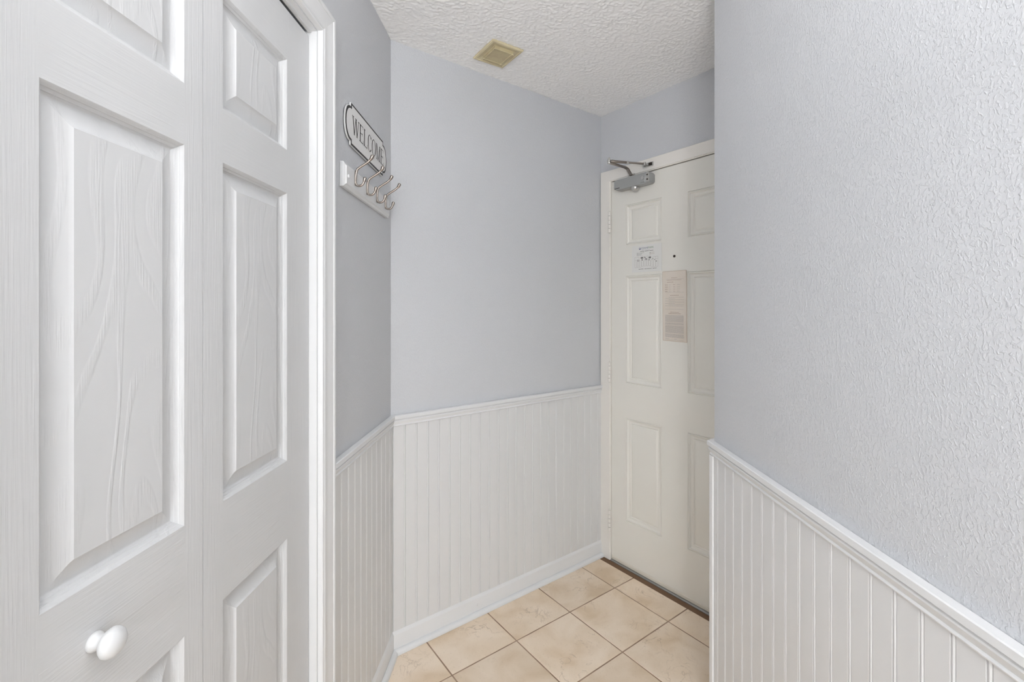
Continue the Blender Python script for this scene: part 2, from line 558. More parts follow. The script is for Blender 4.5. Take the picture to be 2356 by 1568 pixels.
def wainscot(wall, s0, s1, phase):
    """planks with groove edges at phase + n*PW"""
    n0 = math.floor((s0 - phase) / PW)
    n1 = math.ceil((s1 - phase) / PW)
    for k in range(n0, n1):
        a = phase + k * PW
        w0, w1 = max(0, s0 - a), min(PW, s1 - a)
        if w1 - w0 < 0.003: continue
        me = PLANK if (w0 == 0 and w1 == PW) else plank_mesh(w0, w1)
        place('plank', me, wall, T((a, 0, 0)))
CAS_W = 0.068
CAS_S0 = CL_R + 0.005
CAS_S1 = CAS_S0 + CAS_W
wainscot(wall_left, CAS_S1 - 0.002, -0.0045, -0.092 + 0.0038 - PW * 9)
wainscot(wall_back, 0.0045, LEN2 - 0.008, 0.0562 + 0.0038 - PW)
wainscot(wall_alcove, 0.012, LEN4 - 0.001, 0.0)
wainscot(wall_right, 0.001, LEN_R - 0.01, 0.0392 - 0.0480 + 0.0)

# chair rails, baseboards, shoe mouldings
RZ = RAIL_Z
RAIL = [(0.001, RZ), (0.0185, RZ), (0.0205, RZ - .002), (0.0205, RZ - .0145), (0.0185, RZ - .0165), (0.0135, RZ - .0175), (0.0135, RZ - .0195),
        (0.0160, RZ - .0215), (0.0168, RZ - .0245), (0.0150, RZ - .0300), (0.0125, RZ - .0340), (0.0112, RZ - .0375), (0.0130, RZ - .0395),
        (0.0136, RZ - .0415), (0.0126, RZ - .0440), (0.0105, RZ - .0450), (0.001, RZ - .0450)]
BASE = [(0.001, 0.0), (0.015, 0.0), (0.015, 0.0725), (0.0142, 0.0745), (0.0072, 0.0870), (0.0060, 0.0880), (0.001, 0.0885)]
SHOE = [(0.0155, 0.0008), (0.0335, 0.0008), (0.0335, 0.005), (0.0322, 0.0102), (0.0290, 0.0145), (0.0240, 0.0172), (0.0190, 0.0183), (0.0155, 0.0183)]
def railset(n, side, Fm, s0, s1, k0, k1, where):
    r = extrude(RAIL, s0, s1, k0, k1).obj('trim_%d' % n, 'trim', None, 30, Fm)
    tag(r, 'white moulded chair rail ' + where, 'chair rail', 'chair rails', 'structure')
    b = extrude(BASE, s0, s1, k0, k1).obj('baseboard_' + side, 'trim', None, 30, Fm)
    tag(b, 'white bevelled baseboard with shoe moulding ' + where, 'baseboard', 'baseboards', 'structure')
    extrude(SHOE, s0, s1, k0, k1).obj('shoe_molding', 'trim', b, 40)
    return r, b
railset(1, 'left', F_LEFT, CAS_S1, 0, 0, K_A, 'under the coat hooks beside the closet')
_, base_back = railset(2, 'back', F_BACK, 0, LEN2 - 0.003, K_A, 0, 'on the wall left of the entry door')
railset(3, 'alcove', F_ALC, 0.012, LEN4, 0, K_C, 'on the hidden alcove side wall')
railset(4, 'right', F_RIGHT, 0, LEN_R - 0.01, K_C, 0, 'running along the big right wall')
MB().lathe([(0.0045, 0), (0.0045, 0.001), (0.0032, 0.0028), (0.0005, 0.0035)], 'y', 14, (0.402, -0.0148, 0.045)).obj('nail_head', 'trim', base_back, 60)
# corner guard covering the outside corner of the wainscot
CG = [(0.0085, 0), (0.0130, 0.0008), (0.0140, 0.0030), (0.0140, 0.0120), (0.0130, 0.0145), (0.0085, 0.0155)]
def corner_guard():
    kc = K_C
    z0, z1 = 0.087, RZ - 0.0462
    # one leg on the right wall, one on the alcove wall, met at the mitre
    mb = MB()
    prof = [(0.0086, 0.0150), (0.0130, 0.0142), (0.0142, 0.0115), (0.0142, None), (0.0086, None)]
    r = []
    for o, s in prof:
        r.append((-o * 0 + (s if s is not None else o * kc), o))
    a = [(F_RIGHT @ Vector((s, -o, 0))) for s, o in r]
    r4 = []
    for o, s in prof:
        r4.append(((LEN4 - s) if s is not None else LEN4 - o * kc, o))
    b = [(F_ALC @ Vector((s, -o, 0))) for s, o in r4]
    poly = [a[0], a[1], a[2], a[3], b[2], b[1], b[0], a[4]]
    inv = F_RIGHT.inverted()
    poly = [inv @ p for p in poly]
    mb.loft([[(p.x, p.y, z0) for p in poly], [(p.x, p.y, z1) for p in poly]])
    return tag(mb.obj('trim_5', 'trim', None, 30, F_RIGHT), 'narrow white vertical corner strip at the end of the right wainscot', 'corner trim', kind='structure')
corner_guard()

# ------------------------------------------------------------------ raised panels
def panel_mesh(w, h, prof, name='panel', smooth=28):
    """raised panel filling a w x h hole, origin at its lower left front corner; prof: (inset, depth)"""
    mb = MB()
    rings = []
    for i, d in prof:
        rings.append([(i, d, i), (w - i, d, i), (w - i, d, h - i), (i, d, h - i)])
    n = len(rings)
    vs = [p for r in rings for p in r]
    fs = []
    for a in range(n - 1):
        for j in range(4):
            k = (j + 1) % 4
            fs.append((a * 4 + j, a * 4 + k, (a + 1) * 4 + k, (a + 1) * 4 + j))
    b = (n - 1) * 4
    fs.append((b, b + 1, b + 2, b + 3))
    # back
    v0 = len(vs)
    vs += [(0, 0.0160, 0), (w, 0.0160, 0), (w, 0.0160, h), (0, 0.0160, h)]
    for j in range(4):
        k = (j + 1) % 4
        fs.append((j, v0 + j, v0 + k, k))
    fs.append((v0 + 3, v0 + 2, v0 + 1, v0))
    return mb.add(vs, fs)
CLOSET_PROF = [(0, 0), (.0014, .0008), (.0040, .0042), (.0052, .0048), (.0058, .0068), (.0084, .0088), (.0094, .0092), (.0100, .0112),
               (.0122, .0132), (.0138, .0138), (.0158, .0138), (.0385, .0052), (.0400, .0044), (.0430, .0018)]
ENTRY_PROF = [(0, 0), (.0012, .0036), (.0030, .0036), (.0060, -.0012), (.0085, -.0008), (.0105, .0042), (.0150, .0076), (.0210, .0088), (.0260, .0074), (.0280, .0104), (.0300, .0114),
              (.0370, .0066), (.0400, .0058)]

# ------------------------------------------------------------------ closet: casing, jambs, bifold leaves
door1 = thing('door_1', F_LEFT @ T((CL_L, 0, 0)), 'white six-panel bifold closet door with wood-grain emboss and round knob', 'closet door', kind='structure')
OX = -CL_L
def off_box(s0, s1, o0, o1, z0, z1): return MB().box(s0, s1, -o1, -o0, z0, z1)
# jambs (child coordinates are measured from the left jamb)
WJ = CL_R - CL_L
for a, b in ((-0.018, 0.0), (WJ, WJ + 0.018)):
    off_box(a, b, -TH, 0.0, 0, CL_HEAD).obj('jamb', 'trim', door1)
off_box(-0.018, WJ + 0.018, -0.0215, 0.0, CL_HEAD, CL_HEAD + 0.018).obj('head_jamb', 'trim', door1)
off_box(0.002, WJ - 0.002, -0.0215, -0.013, CL_HEAD - 0.004, CL_HEAD - 0.0002).obj('track', 'trim', door1)
# casing boards
CPROF = [(0, 0.0005), (0, 0.0100), (.0012, .0125), (.0035, .0140), (.0060, .0135), (.0080, .0110), (.0095, .0098), (.0110, .0125), (.0135, .0142), (.0165, .0145),
         (.0200, .0138), (.034, .0150), (.0480, .0172), (.0540, .0182), (.0550, .0172), (.0565, .0172), (.0580, .0195), (.0610, .0208), (.0660, .0205), (.0680, .0185), (.0680, .0005)]
trim6 = thing('trim_6', F_LEFT @ T((CL_L, 0, 0)), 'white fluted casing framing the closet opening', 'door casing', kind='structure')
RV = 0.005
zh = CL_HEAD + RV
def casing_side(s_in, sgn):
    r0 = [(s_in + sgn * w, -o, 0.0) for w, o in CPROF]
    r1 = [(s_in + sgn * w, -o, zh + w) for w, o in CPROF]
    return MB().loft([r0, r1]).obj('casing_board', 'trim', trim6, 30)
casing_side(WJ + RV, 1); casing_side(-RV, -1)
MB().loft([[(-RV - w, -o, zh + w) for w, o in CPROF], [(WJ + RV + w, -o, zh + w) for w, o in CPROF]]).obj('casing_head', 'trim', trim6, 30)

DOOR_Z0, DOOR_Z1 = 0.014, 2.084
FACE = -0.020                        # front of the leaves, behind the wall face
THICK = 0.032
ROWS = [(0.235, 0.836), (1.019, 1.651), (1.752, 1.967)]
def leaf(x0, x1, p0, p1, rot, knob=None):
    """x0..x1 leaf, p0..p1 panels (measured from door1's origin); rotated about its right edge"""
    w = x1 - x0
    core = MB().box(-w + 0.004, -0.001, 0.0162, THICK, DOOR_Z0, DOOR_Z1 - 0.001)
    lf = core.obj('leaf', 'grain_v', door1, None, T((x1, -FACE, 0)) @ Matrix.Rotation(rot, 4, 'Z'))
    q0, q1 = p0 - x1, p1 - x1
    z0, z1 = DOOR_Z0, DOOR_Z1
    def board(a, b, c, d, nm, mt, seed):
        return MB().box(a, b, 0.0, 0.0160, c, d).obj(nm, mt, lf)
    board(-w + 0.0004, q0, z0, z1, 'stile', 'grain_v', 1)
    board(q1, -0.0004, z0, z1, 'stile', 'grain_v', 2)
    zs = [z0] + [z for r in ROWS for z in r] + [z1]
    for k in range(0, len(zs), 2):
        board(q0, q1, zs[k], zs[k + 1], 'rail', 'grain_h', k)
    for a, b in ROWS:
        pm = panel_mesh(q1 - q0, b - a, CLOSET_PROF)
        pm.obj('panel', 'grain_p', lf, 28, T((q0, 0, a)))
    if knob:
        kp = [(0.0005, 0.0), (0.0120, 0.0), (0.0125, 0.0015), (0.0118, 0.0045), (0.0098, 0.0075), (0.0085, 0.0110), (0.0090, 0.0145), (0.0120, 0.0175), (0.0165, 0.0200),
              (0.0188, 0.0235), (0.0190, 0.0262), (0.0180, 0.0300), (0.0150, 0.0335), (0.0100, 0.0362), (0.0050, 0.0373), (0.0005, 0.0376)]
        kb = MB().lathe(kp, 'y', 40).obj('knob', 'knob', lf, 70, T((knob[0] - x1, 0, knob[1])))
        kb['label'] = 'round white knob'
    return lf
SEAM = -1.040 - CL_L
leaf(SEAM + 0.0004, -0.6515 - CL_L, -0.9874 - CL_L, -0.7578 - CL_L, 0.0)
leaf(0.004, SEAM - 0.0004, -1.3075 - CL_L, -1.0831 - CL_L, R(-1.0), (-1.240 - CL_L, 0.940))

# ------------------------------------------------------------------ entry door
door2 = thing('door_2', F_DOOR, 'cream six-panel entry door with painted hinges in a flat cream frame', 'entry door', kind='structure')
FJ = 0.074; FO = 0.012; FH0, FH1 = 2.0705, 2.133
ds0, ds1 = 0.0785, 0.8595
FR1 = 0.862; FR2 = 0.934
# flat steel frame: face boards with a small stop lip, mitred
def frame_prof(): return [(0.0, -0.05), (0.0, 0.0085), (0.004, 0.0085), (0.0055, FO), (0.068, FO), (0.0705, FO - 0.002), (0.0705, 0.0005)]
FP = frame_prof()
hz = FH0
MB().loft([[(0.0765 - w, -o, 0.0) for w, o in FP], [(0.0765 - w, -o, hz + w * 0.89) for w, o in FP]]).obj('door_frame', 'frame', door2)
MB().loft([[(FR1 + w, -o, 0.0) for w, o in FP], [(FR1 + w, -o, hz + w * 0.89) for w, o in FP]]).obj('door_frame', 'frame', door2)
MB().loft([[(0.0765 - w, -o, hz + w * 0.89) for w, o in FP], [(FR1 + w, -o, hz + w * 0.89) for w, o in FP]]).obj('door_frame', 'frame', door2)
off_box(0.02, 0.92, -0.075, -0.055, 0.0, 2.09).obj('door_stop_backing', 'dark', door2)
# slab with panel holes
COLS = [(0.174, 0.396), (0.538, 0.760)]
ER = [(0.250, 0.797), (0.981, 1.550), (1.712, 1.926)]
ez0, ez1 = 0.012, 2.0670
def slab():
    xs = [ds0] + [v for c in COLS for v in c] + [ds1]
    zs = [ez0] + [v for r in ER for v in r] + [ez1]
    mb = MB()
    y = -0.001
    for i in range(len(xs) - 1):
        for j in range(len(zs) - 1):
            if i % 2 == 1 and j % 2 == 1: continue
            mb.add([(xs[i], y, zs[j]), (xs[i + 1], y, zs[j]), (xs[i + 1], y, zs[j + 1]), (xs[i], y, zs[j + 1])], [(0, 1, 2, 3)])
    yb = 0.044
    b = [(ds0, yb, ez0), (ds1, yb, ez0), (ds1, yb, ez1), (ds0, yb, ez1)]
    f = [(ds0, y, ez0), (ds1, y, ez0), (ds1, y, ez1), (ds0, y, ez1)]
    mb.add(b, [(3, 2, 1, 0)])
    for k in range(4):
        n = (k + 1) % 4
        mb.add([f[k], b[k], b[n], f[n]], [(0, 1, 2, 3)])
    return mb.obj('door_slab', 'cream', door2)
slab_o = slab()
for c in COLS:
    for r in ER:
        panel_mesh(c[1] - c[0], r[1] - r[0], ENTRY_PROF).obj('panel', 'cream', slab_o, 25, T((c[0], -0.001, r[0])))
# bottom sweep and its screws
MB().loft([[(ds0 + 0.002, -o, z) for o, z in ((0.001, 0.0105), (0.0055, 0.0105), (0.0055, 0.024), (0.003, 0.028), (0.001, 0.028))],
           [(ds1 - 0.002, -o, z) for o, z in ((0.001, 0.0105), (0.0055, 0.0105), (0.0055, 0.024), (0.003, 0.028), (0.001, 0.028))]]).obj('door_sweep', 'sweep', door2)
# peephole
ph = MB().lathe([(0.0062, 0), (0.0062, 0.002), (0.0045, 0.0028), (0.0045, 0.001), (0.0004, 0.001)], 'y', 20, (0.4665, -0.001, 1.629)).obj('peephole', 'dark', slab_o, 40)
ph['label'] = 'small dark peephole'
# knob and deadbolt (behind the wall corner in the photograph)
MB().lathe([(0.001, 0), (0.030, 0), (0.031, 0.004), (0.014, 0.010), (0.011, 0.030), (0.020, 0.038), (0.027, 0.050), (0.024, 0.062), (0.012, 0.067), (0.001, 0.068)], 'y', 28,
           (0.800, -0.001, 0.90)).obj('door_knob', 'brass', slab_o, 50)
MB().lathe([(0.001, 0), (0.028, 0), (0.028, 0.006), (0.024, 0.011), (0.001, 0.012)], 'y', 28, (0.800, -0.001, 1.05)).obj('deadbolt', 'brass', slab_o, 50)
# hinges: knuckles, pin tips and the strip of leaf that shows
for z0, z1 in ((1.791, 1.906), (0.9765, 1.087), (0.162, 0.2775)):
    hh = (z1 - z0) / 5
    lfp = MB().box(0.056, 0.0785, -0.0135, -0.0110, z0 + 0.003, z1 - 0.003)
    hg = lfp.obj('hinge', 'frame', door2)
    for k in range(5):
        MB().lathe([(0.0005, 0), (0.0066, 0), (0.0072, 0.0006), (0.0072, hh - 0.0032), (0.0066, hh - 0.0026), (0.0005, hh - 0.0026)], 'z', 14, (0.0745, -0.0165, z0 + k * hh)).obj('knuckle', 'frame', hg, 40)
    for zz, dz in ((z1, 0.003), (z0 - 0.004, 0.003)):
        MB().lathe([(0.0005, 0), (0.004, 0.0005), (0.005, 0.0015), (0.004, dz), (0.0005, dz + 0.0005)], 'z', 12, (0.0745, -0.0165, zz)).obj('pin_tip', 'frame', hg, 50)
# threshold on the floor under the door
th = [(0.001, -0.001), (0.0135, -0.001), (0.0130, 0.004), (0.009, 0.0065), (0.004, 0.0085), (0.001, 0.0085)]
th_o = MB().loft([[(DO_L + 0.006, -o, z) for o, z in th], [(FR1 - 0.002, -o, z) for o, z in th]]).obj('door_threshold', 'threshold', None, 30, F_DOOR)
M['grout_dark'] = paint('dark_brown_grout', (0.20, 0.125, 0.08, 1), 0.9, ('noise', (300, 300, 300), 0.3, 0.001), 0.1)
tag(th_o, 'thin grey metal threshold strip under the cream entry door', 'threshold')
# raised grout strip between tiles and threshold lies in the floor's grout bed
gs = MB().loft([[(0.004, -o, z) for o, z in ((0.0140, -0.0015), (0.046, -0.0015), (0.0445, 0.0002), (0.0140, 0.0010))],
                [(W_ALC - 0.03, -o, z) for o, z in ((0.0140, -0.0015), (0.046, -0.0015), (0.0445, 0.0002), (0.0140, 0.0010))]])
gs.obj('grout_strip', 'grout_dark', floor, None, F_DOOR)

# ------------------------------------------------------------------ door closer
dc = thing('door_closer', F_DOOR @ T((0.245, 0, 2.0)), 'grey hydraulic door closer with folded steel arm above the entry door', 'door closer')
def closer_body():
    # front outline (x, z), clipped corners, swept from door face to front and bevelled
    out = [(-0.110, 0.014), (-0.100, 0.003), (-0.090, 0.0), (0.100, 0.0), (0.110, 0.005), (0.113, 0.012), (0.113, 0.045), (0.108, 0.053), (0.100, 0.0575), (-0.094, 0.0575), (-0.104, 0.054), (-0.110, 0.046)]
    def ring(y, k):
        cx, cz = 0.0, 0.029
        return [(cx + (x - cx) * (1 - k * 0.010), y, cz + (z - cz) * (1 - k * 0.045)) for x, z in out]
    return MB().loft([ring(-0.002, 1.2), ring(-0.010, 0), ring(-0.044, 0), ring(-0.049, 0.7), ring(-0.051, 1.8)])
cb = closer_body().obj('closer_body', 'closer', dc, 35)
MB().box(-0.106, -0.072, -0.0518, -0.046, 0.0085, 0.0115).obj('adjuster_slot', 'dark', cb)
# square end boss, screw holes on the right end
MB().loft([[(0.060, -0.050, 0.006), (0.092, -0.050, 0.006), (0.096, -0.050, 0.029), (0.092, -0.050, 0.052), (0.060, -0.050, 0.052)],
           [(0.062, -0.0555, 0.009), (0.086, -0.0555, 0.009), (0.090, -0.0555, 0.029), (0.086, -0.0555, 0.049), (0.062, -0.0555, 0.049)]]).obj('end_boss', 'closer', cb)
MB().lathe([(0.0005, 0), (0.0095, 0), (0.0088, 0.0025), (0.0005, 0.0028)], 'y', 18, (0.078, -0.0552, 0.029)).obj('boss_cap', 'closer_cap', cb, 40)
MB().box(0.0965, 0.111, -0.0535, -0.046, 0.006, 0.052).obj('end_plate', 'steel', cb)
for z in (0.017, 0.040):
    MB().lathe([(0.0005, 0), (0.0042, 0), (0.0042, 0.0012), (0.0005, 0.0012)], 'y', 14, (0.1035, -0.0532, z)).obj('screw', 'dark', cb, 40)
# round pinion cap underneath
cp = MB().lathe([(0.0005, 0.004), (0.020, 0.004), (0.0215, -0.001), (0.0215, -0.006), (0.019, -0.0135), (0.0135, -0.0185), (0.006, -0.0205), (0.0005, -0.021)], 'z', 32, (0.012, -0.030, 0.0)).obj('pinion_cap', 'closer_cap', dc, 50)
cp['label'] = 'round metal cap under the closer body'
# arm: pinion, cranked flat main arm, elbow, forearm rod, bracket on the frame head
PX, PY = 0.000, -0.030
EX, EY, EZ = -0.034, -0.176, 0.116
MB().lathe([(0.0005, 0), (0.010, 0), (0.010, 0.014), (0.007, 0.017), (0.0005, 0.017)], 'z', 20, (PX, PY, 0.056)).obj('pinion', 'steel', dc, 40)
def strap(pts, w, t):
    """flat bar along pts lying in the horizontal plane's width"""
    pts = [Vector(p) for p in pts]
    rings = []
    for i, p in enumerate(pts):
        a, b = pts[max(i - 1, 0)], pts[min(i + 1, len(pts) - 1)]
        d = (b - a); h = Vector((d.x, d.y, 0)).normalized()
        sd = Vector((-h.y, h.x, 0)) * (w / 2)
        up = sd.cross(d).normalized() * (t / 2)
        rings.append([p + sd + up, p - sd + up, p - sd - up, p + sd - up])
    return MB().loft(rings)
dx, dy = EX - PX, EY - PY
strap([(PX - dx * 0.06, PY - dy * 0.06, 0.062), (PX + dx * 0.10, PY + dy * 0.10, 0.064), (PX + dx * 0.24, PY + dy * 0.24, 0.092), (PX + dx * 0.34, PY + dy * 0.34, 0.098), (EX, EY, 0.109)],
      0.019, 0.0055).obj('main_arm', 'nickel', dc)
el = MB().lathe([(0.0005, -0.012), (0.0075, -0.012), (0.0085, -0.010), (0.0085, -0.004), (0.0105, -0.003), (0.0105, 0.004), (0.0075, 0.006), (0.0075, 0.011), (0.0045, 0.014), (0.004, 0.019), (0.0005, 0.020)], 'z', 20,
                (EX, EY, EZ)).obj('elbow', 'steel', dc, 40)
SX, SY, SZ = 0.074, -0.034, 0.101
v0, v1 = Vector((EX, EY, EZ + 0.001)), Vector((SX, SY, SZ + 0.003))
ll = lambda t: tuple(v0 + (v1 - v0) * t)
MB().tube([ll(0.05), ll(0.14), ll(0.18), ll(0.5), ll(0.52)], [0.008, 0.008, 0.0075, 0.0062, 0.005], 14).obj('forearm_tube', 'nickel', dc, 40)
MB().tube([ll(0.49), ll(0.50), ll(0.54), ll(0.55)], [0.006, 0.0085, 0.0085, 0.006], 14).obj('adjusting_nut', 'steel', dc, 40)
MB().tube([ll(0.5), ll(0.97)], 0.0048, 12).obj('forearm_rod', 'nickel', dc, 40)
MB().box(SX - 0.026, SX + 0.036, -0.0165, -0.0120, SZ - 0.010, SZ + 0.010).obj('bracket_plate', 'steel', dc)
br = MB().box(SX - 0.010, SX + 0.010, -0.044, -0.0160, SZ - 0.009, SZ - 0.005)
br.obj('bracket_lug', 'steel', dc)
MB().lathe([(0.0005, -0.009), (0.0065, -0.009), (0.0065, 0.010), (0.004, 0.012), (0.0005, 0.012)], 'z', 16, (SX, SY, SZ)).obj('bracket_pin', 'steel', dc, 40)
MB().box(SX + 0.013, SX + 0.030, -0.0200, -0.0160, SZ - 0.007, SZ + 0.007).obj('bracket_screw', 'dark', dc)

# ------------------------------------------------------------------ notices on the entry door
def rect(mb, x0, x1, z0, z1, y):
    return mb.add([(x0, y, z0), (x1, y, z0), (x1, y, z1), (x0, y, z1)], [(0, 1, 2, 3)])
def textmesh(body, size, bold=0.0):
    cu = bpy.data.curves.new('txt', 'FONT')
    cu.body = body; cu.size = size; cu.offset = bold
    cu.resolution_u = 3
    to = bpy.data.objects.new('txt', cu)
    COL.objects.link(to)
    dg = bpy.context.evaluated_depsgraph_get()
    me = bpy.data.meshes.new_from_object(to.evaluated_get(dg))
    bpy.data.objects.remove(to); bpy.data.curves.remove(cu)
    return me
def words(mb, x0, x1, z, hgt, y, wl=0.006, gap=0.0012):
    """a line of print too small to read: word-long dashes"""
    x = x0
    while x < x1 - 0.001:
        e = min(x1, x + random.uniform(0.5, 1.5) * wl)
        rect(mb, x, e, z - hgt / 2, z + hgt / 2, y)
        x = e + gap

n1w, n1h = 0.1796, 0.1385
n1 = thing('evacuation_notice', F_DOOR @ T((0.2165, 0.0, 1.5635)), 'small white evacuation plan card with a floor diagram on the entry door', 'notice')
MB().box(0, n1w, -0.0027, -0.0016, 0, n1h).obj('card', 'paper', n1)
yk = -0.00295
U = lambda u: u * n1w
V = lambda v: (1 - v) * n1h
def put_text(body, u0, u1, v0, v1, mat, parent, nm):
    me = textmesh(body, 0.01)
    co = np.empty(len(me.vertices) * 3); me.vertices.foreach_get('co', co); co = co.reshape(-1, 3)
    mn, mxx = co.min(0), co.max(0)
    co2 = np.zeros_like(co)
    co2[:, 0] = U(u0) + (co[:, 0] - mn[0]) / (mxx[0] - mn[0]) * (U(u1) - U(u0))
    co2[:, 2] = V(v1) + (co[:, 1] - mn[1]) / (mxx[1] - mn[1]) * (V(v0) - V(v1))
    co2[:, 1] = yk
    me.vertices.foreach_set('co', co2.ravel())
    me.materials.clear(); me.materials.append(M[mat]); me.update()
    return place(nm, me, parent)
put_text('CEAN', 0.315, 0.545, 0.080, 0.150, 'ink_blue', n1, 'lettering')
put_text('PARK', 0.550, 0.745, 0.080, 0.150, 'ink_green', n1, 'lettering')
# globe standing for the first letter: ring with a dark lower half
mb = MB()
cx, cz, ro = U(0.277), V(0.118), 0.0062
for k in range(24):
    a, b = 2 * math.pi * k / 24, 2 * math.pi * (k + 1) / 24
    ri = ro * 0.78
    mb.add([(cx + ro * math.cos(a), yk, cz + ro * math.sin(a)), (cx + ro * math.cos(b), yk, cz + ro * math.sin(b)), (cx + ri * math.cos(b), yk, cz + ri * math.sin(b)), (cx + ri * math.cos(a), yk, cz + ri * math.sin(a))], [(0, 1, 2, 3)])
    if k >= 12:
        mb.add([(cx + ri * math.cos(a), yk, cz + ri * math.sin(a)), (cx + ri * math.cos(b), yk, cz + ri * math.sin(b)), (cx + ri * math.cos(b), yk, cz), (cx + ri * math.cos(a), yk, cz)], [(0, 1, 2, 3)])
mb.obj('globe_emblem', 'ink_blue', n1)
mb = MB()
words(mb, U(.34), U(.62), V(.190), 0.0010, yk)
mb.obj('small_print', 'ink_blue', n1)['kind'] = 'stuff'
mb = MB()
words(mb, U(.285), U(.75), V(.232), 0.0024, yk, 0.022, 0.003)
for v, u in ((.283, .42), (.325, .36), (.365, .32)):
    rect(mb, U(.175), U(.192), V(v) - .0018, V(v) + .0018, yk)
    words(mb, U(.205), U(u), V(v), 0.0014, yk, 0.008)
rect(mb, U(.612), U(.634), V(.305) - .002, V(.305) + .002, yk)
words(mb, U(.235), U(.40), V(.885), 0.0022, yk, 0.009)
words(mb, U(.435), U(.68), V(.885), 0.0022, yk, 0.009)
words(mb, U(.71), U(.84), V(.885), 0.0022, yk, 0.009)
for u0, u1, v0, v1 in ((.305, .39, .44, .50), (.335, .375, .52, .565), (.575, .655, .45, .515), (.575, .605, .54, .585), (.815, .845, .62, .655), (.42, .45, .44, .475), (.455, .475, .46, .56),
                       (.20, .215, .52, .60), (.235, .26, .53, .56), (.49, .52, .50, .56), (.70, .73, .52, .54), (.76, .79, .57, .59), (.23, .25, .58, .60)):
    rect(mb, U(u0), U(u1), V(v1), V(v0), yk)
mb.obj('print', 'ink', n1)['kind'] = 'stuff'
mb = MB()
rect(mb, U(.612), U(.634), V(.355) - .0016, V(.355) + .0016, yk)
words(mb, U(.645), U(.77), V(.303), 0.0012, yk, 0.008)
words(mb, U(.645), U(.77), V(.355), 0.0012, yk, 0.008)
mb.obj('red_print', 'ink_red', n1)['kind'] = 'stuff'
# diagram outlines
mb = MB()
def seg(u0, v0, u1, v1, w=0.0009):
    p, q = Vector((U(u0), V(v0))), Vector((U(u1), V(v1)))
    d = (q - p)
    if d.length < 1e-6: return
    n = Vector((-d.y, d.x)).normalized() * w / 2
    mb.add([(p.x + n.x, yk, p.y + n.y), (p.x - n.x, yk, p.y - n.y), (q.x - n.x, yk, q.y - n.y), (q.x + n.x, yk, q.y + n.y)], [(0, 1, 2, 3)])
us = [.094 + (.887 - .094) * k / 10 for k in range(11)]
for k in range(10):
    bot = .82 if k < 3 else (.785 if k < 7 else .842)
    top = .60 if 0 < k < 9 else .545
    a, b = us[k] + .004, us[k + 1] - .004
    seg(a, top, a, bot - .02); seg(b, top, b, bot - .02)
    seg(a, bot - .02, a + .02, bot); seg(a + .02, bot, b - .02, bot); seg(b - .02, bot, b, bot - .02)
    if 2 < k < 8: seg(a, top, (a + b) / 2, top - .05); seg((a + b) / 2, top - .05, b, top)
for a in ((.094, .435, .25, .435), (.094, .435, .094, .545), (.25, .435, .25, .50), (.094, .545, .18, .545), (.72, .467, .887, .467), (.887, .467, .887, .545), (.80, .545, .887, .545), (.72, .467, .72, .52), (.80, .467, .80, .545),
          (.18, .545, .20, .58), (.20, .58, .30, .58), (.66, .56, .80, .56), (.32, .41, .35, .385), (.35, .385, .38, .41), (.59, .425, .615, .395), (.615, .395, .64, .425), (.39, .44, .54, .44), (.54, .44, .54, .56), (.51, .415, .56, .415)):
    seg(*a)
mb.obj('diagram', 'ink_soft', n1)['kind'] = 'stuff'

n2 = thing('notice_sheet', F_DOOR @ T((0.4005, 0.0, 1.2205)), 'tall narrow yellowed notice sheet with fine print on the entry door', 'notice')
n2w, n2h = 0.1325, 0.338
def sheet(inset, yo, mat, nm, parent):
    mb = MB()
    nx, nz = 8, 16
    rows = []
    for j in range(nz + 1):
        row = []
        for i in range(nx + 1):
            u, v = i / nx, j / nz
            curl = 0.0045 * max(0, u - 0.6) / 0.4 * max(0, v - 0.75) / 0.25 + 0.0012 * math.sin(v * 5) * u
            row.append((inset + u * (n2w - 2 * inset) + 0.002 * (1 - v), -0.0022 - yo - abs(curl), inset + v * (n2h - 2 * inset) - 0.004 * u * (1 - v)))
        rows.append(row)
    vs = [p for r in rows for p in r]
    n = len(vs)
    vs += [(p[0], p[1] + 0.0005, p[2]) for p in vs]
    fs = []
    for j in range(nz):
        for i in range(nx):
            a = j * (nx + 1) + i
            q = (a, a + 1, a + nx + 2, a + nx + 1)
            fs.append(q); fs.append(tuple(n + k for k in reversed(q)))
    border = [i for i in range(nx + 1)] + [j * (nx + 1) + nx for j in range(1, nz + 1)] + [nz * (nx + 1) + i for i in range(nx - 1, -1, -1)] + [j * (nx + 1) for j in range(nz - 1, 0, -1)]
    for k in range(len(border)):
        a, b = border[k], border[(k + 1) % len(border)]
        fs.append((a, n + a, n + b, b))
    return mb.add(vs, fs).obj(nm, mat, parent, 60)
sheet(0.0, 0.0, 'oldpaper_edge', 'backing', n2)
sheet(0.0022, 0.0007, 'oldpaper', 'paper', n2)
def np_(u, v):
    j = 1 - v
    curl = 0.0045 * max(0, u - 0.6) / 0.4 * max(0, j - 0.75) / 0.25 + 0.0012 * math.sin(j * 5) * u
    return (0.0022 + u * (n2w - 0.0044) + 0.002 * v, -0.0022 - 0.0007 - abs(curl) - 0.0004, 0.0022 + j * (n2h - 0.0044) - 0.004 * u * v)
def pline(mb, u0, u1, v, h, wl=0.05, gap=0.012):
    x = u0
    while x < u1 - 0.005:
        e = min(u1, x + random.uniform(0.5, 1.6) * wl)
        mb.add([np_(x, v + h / 2), np_(e, v + h / 2), np_(e, v - h / 2), np_(x, v - h / 2)], [(0, 1, 2, 3)])
        x = e + gap
mb = MB()
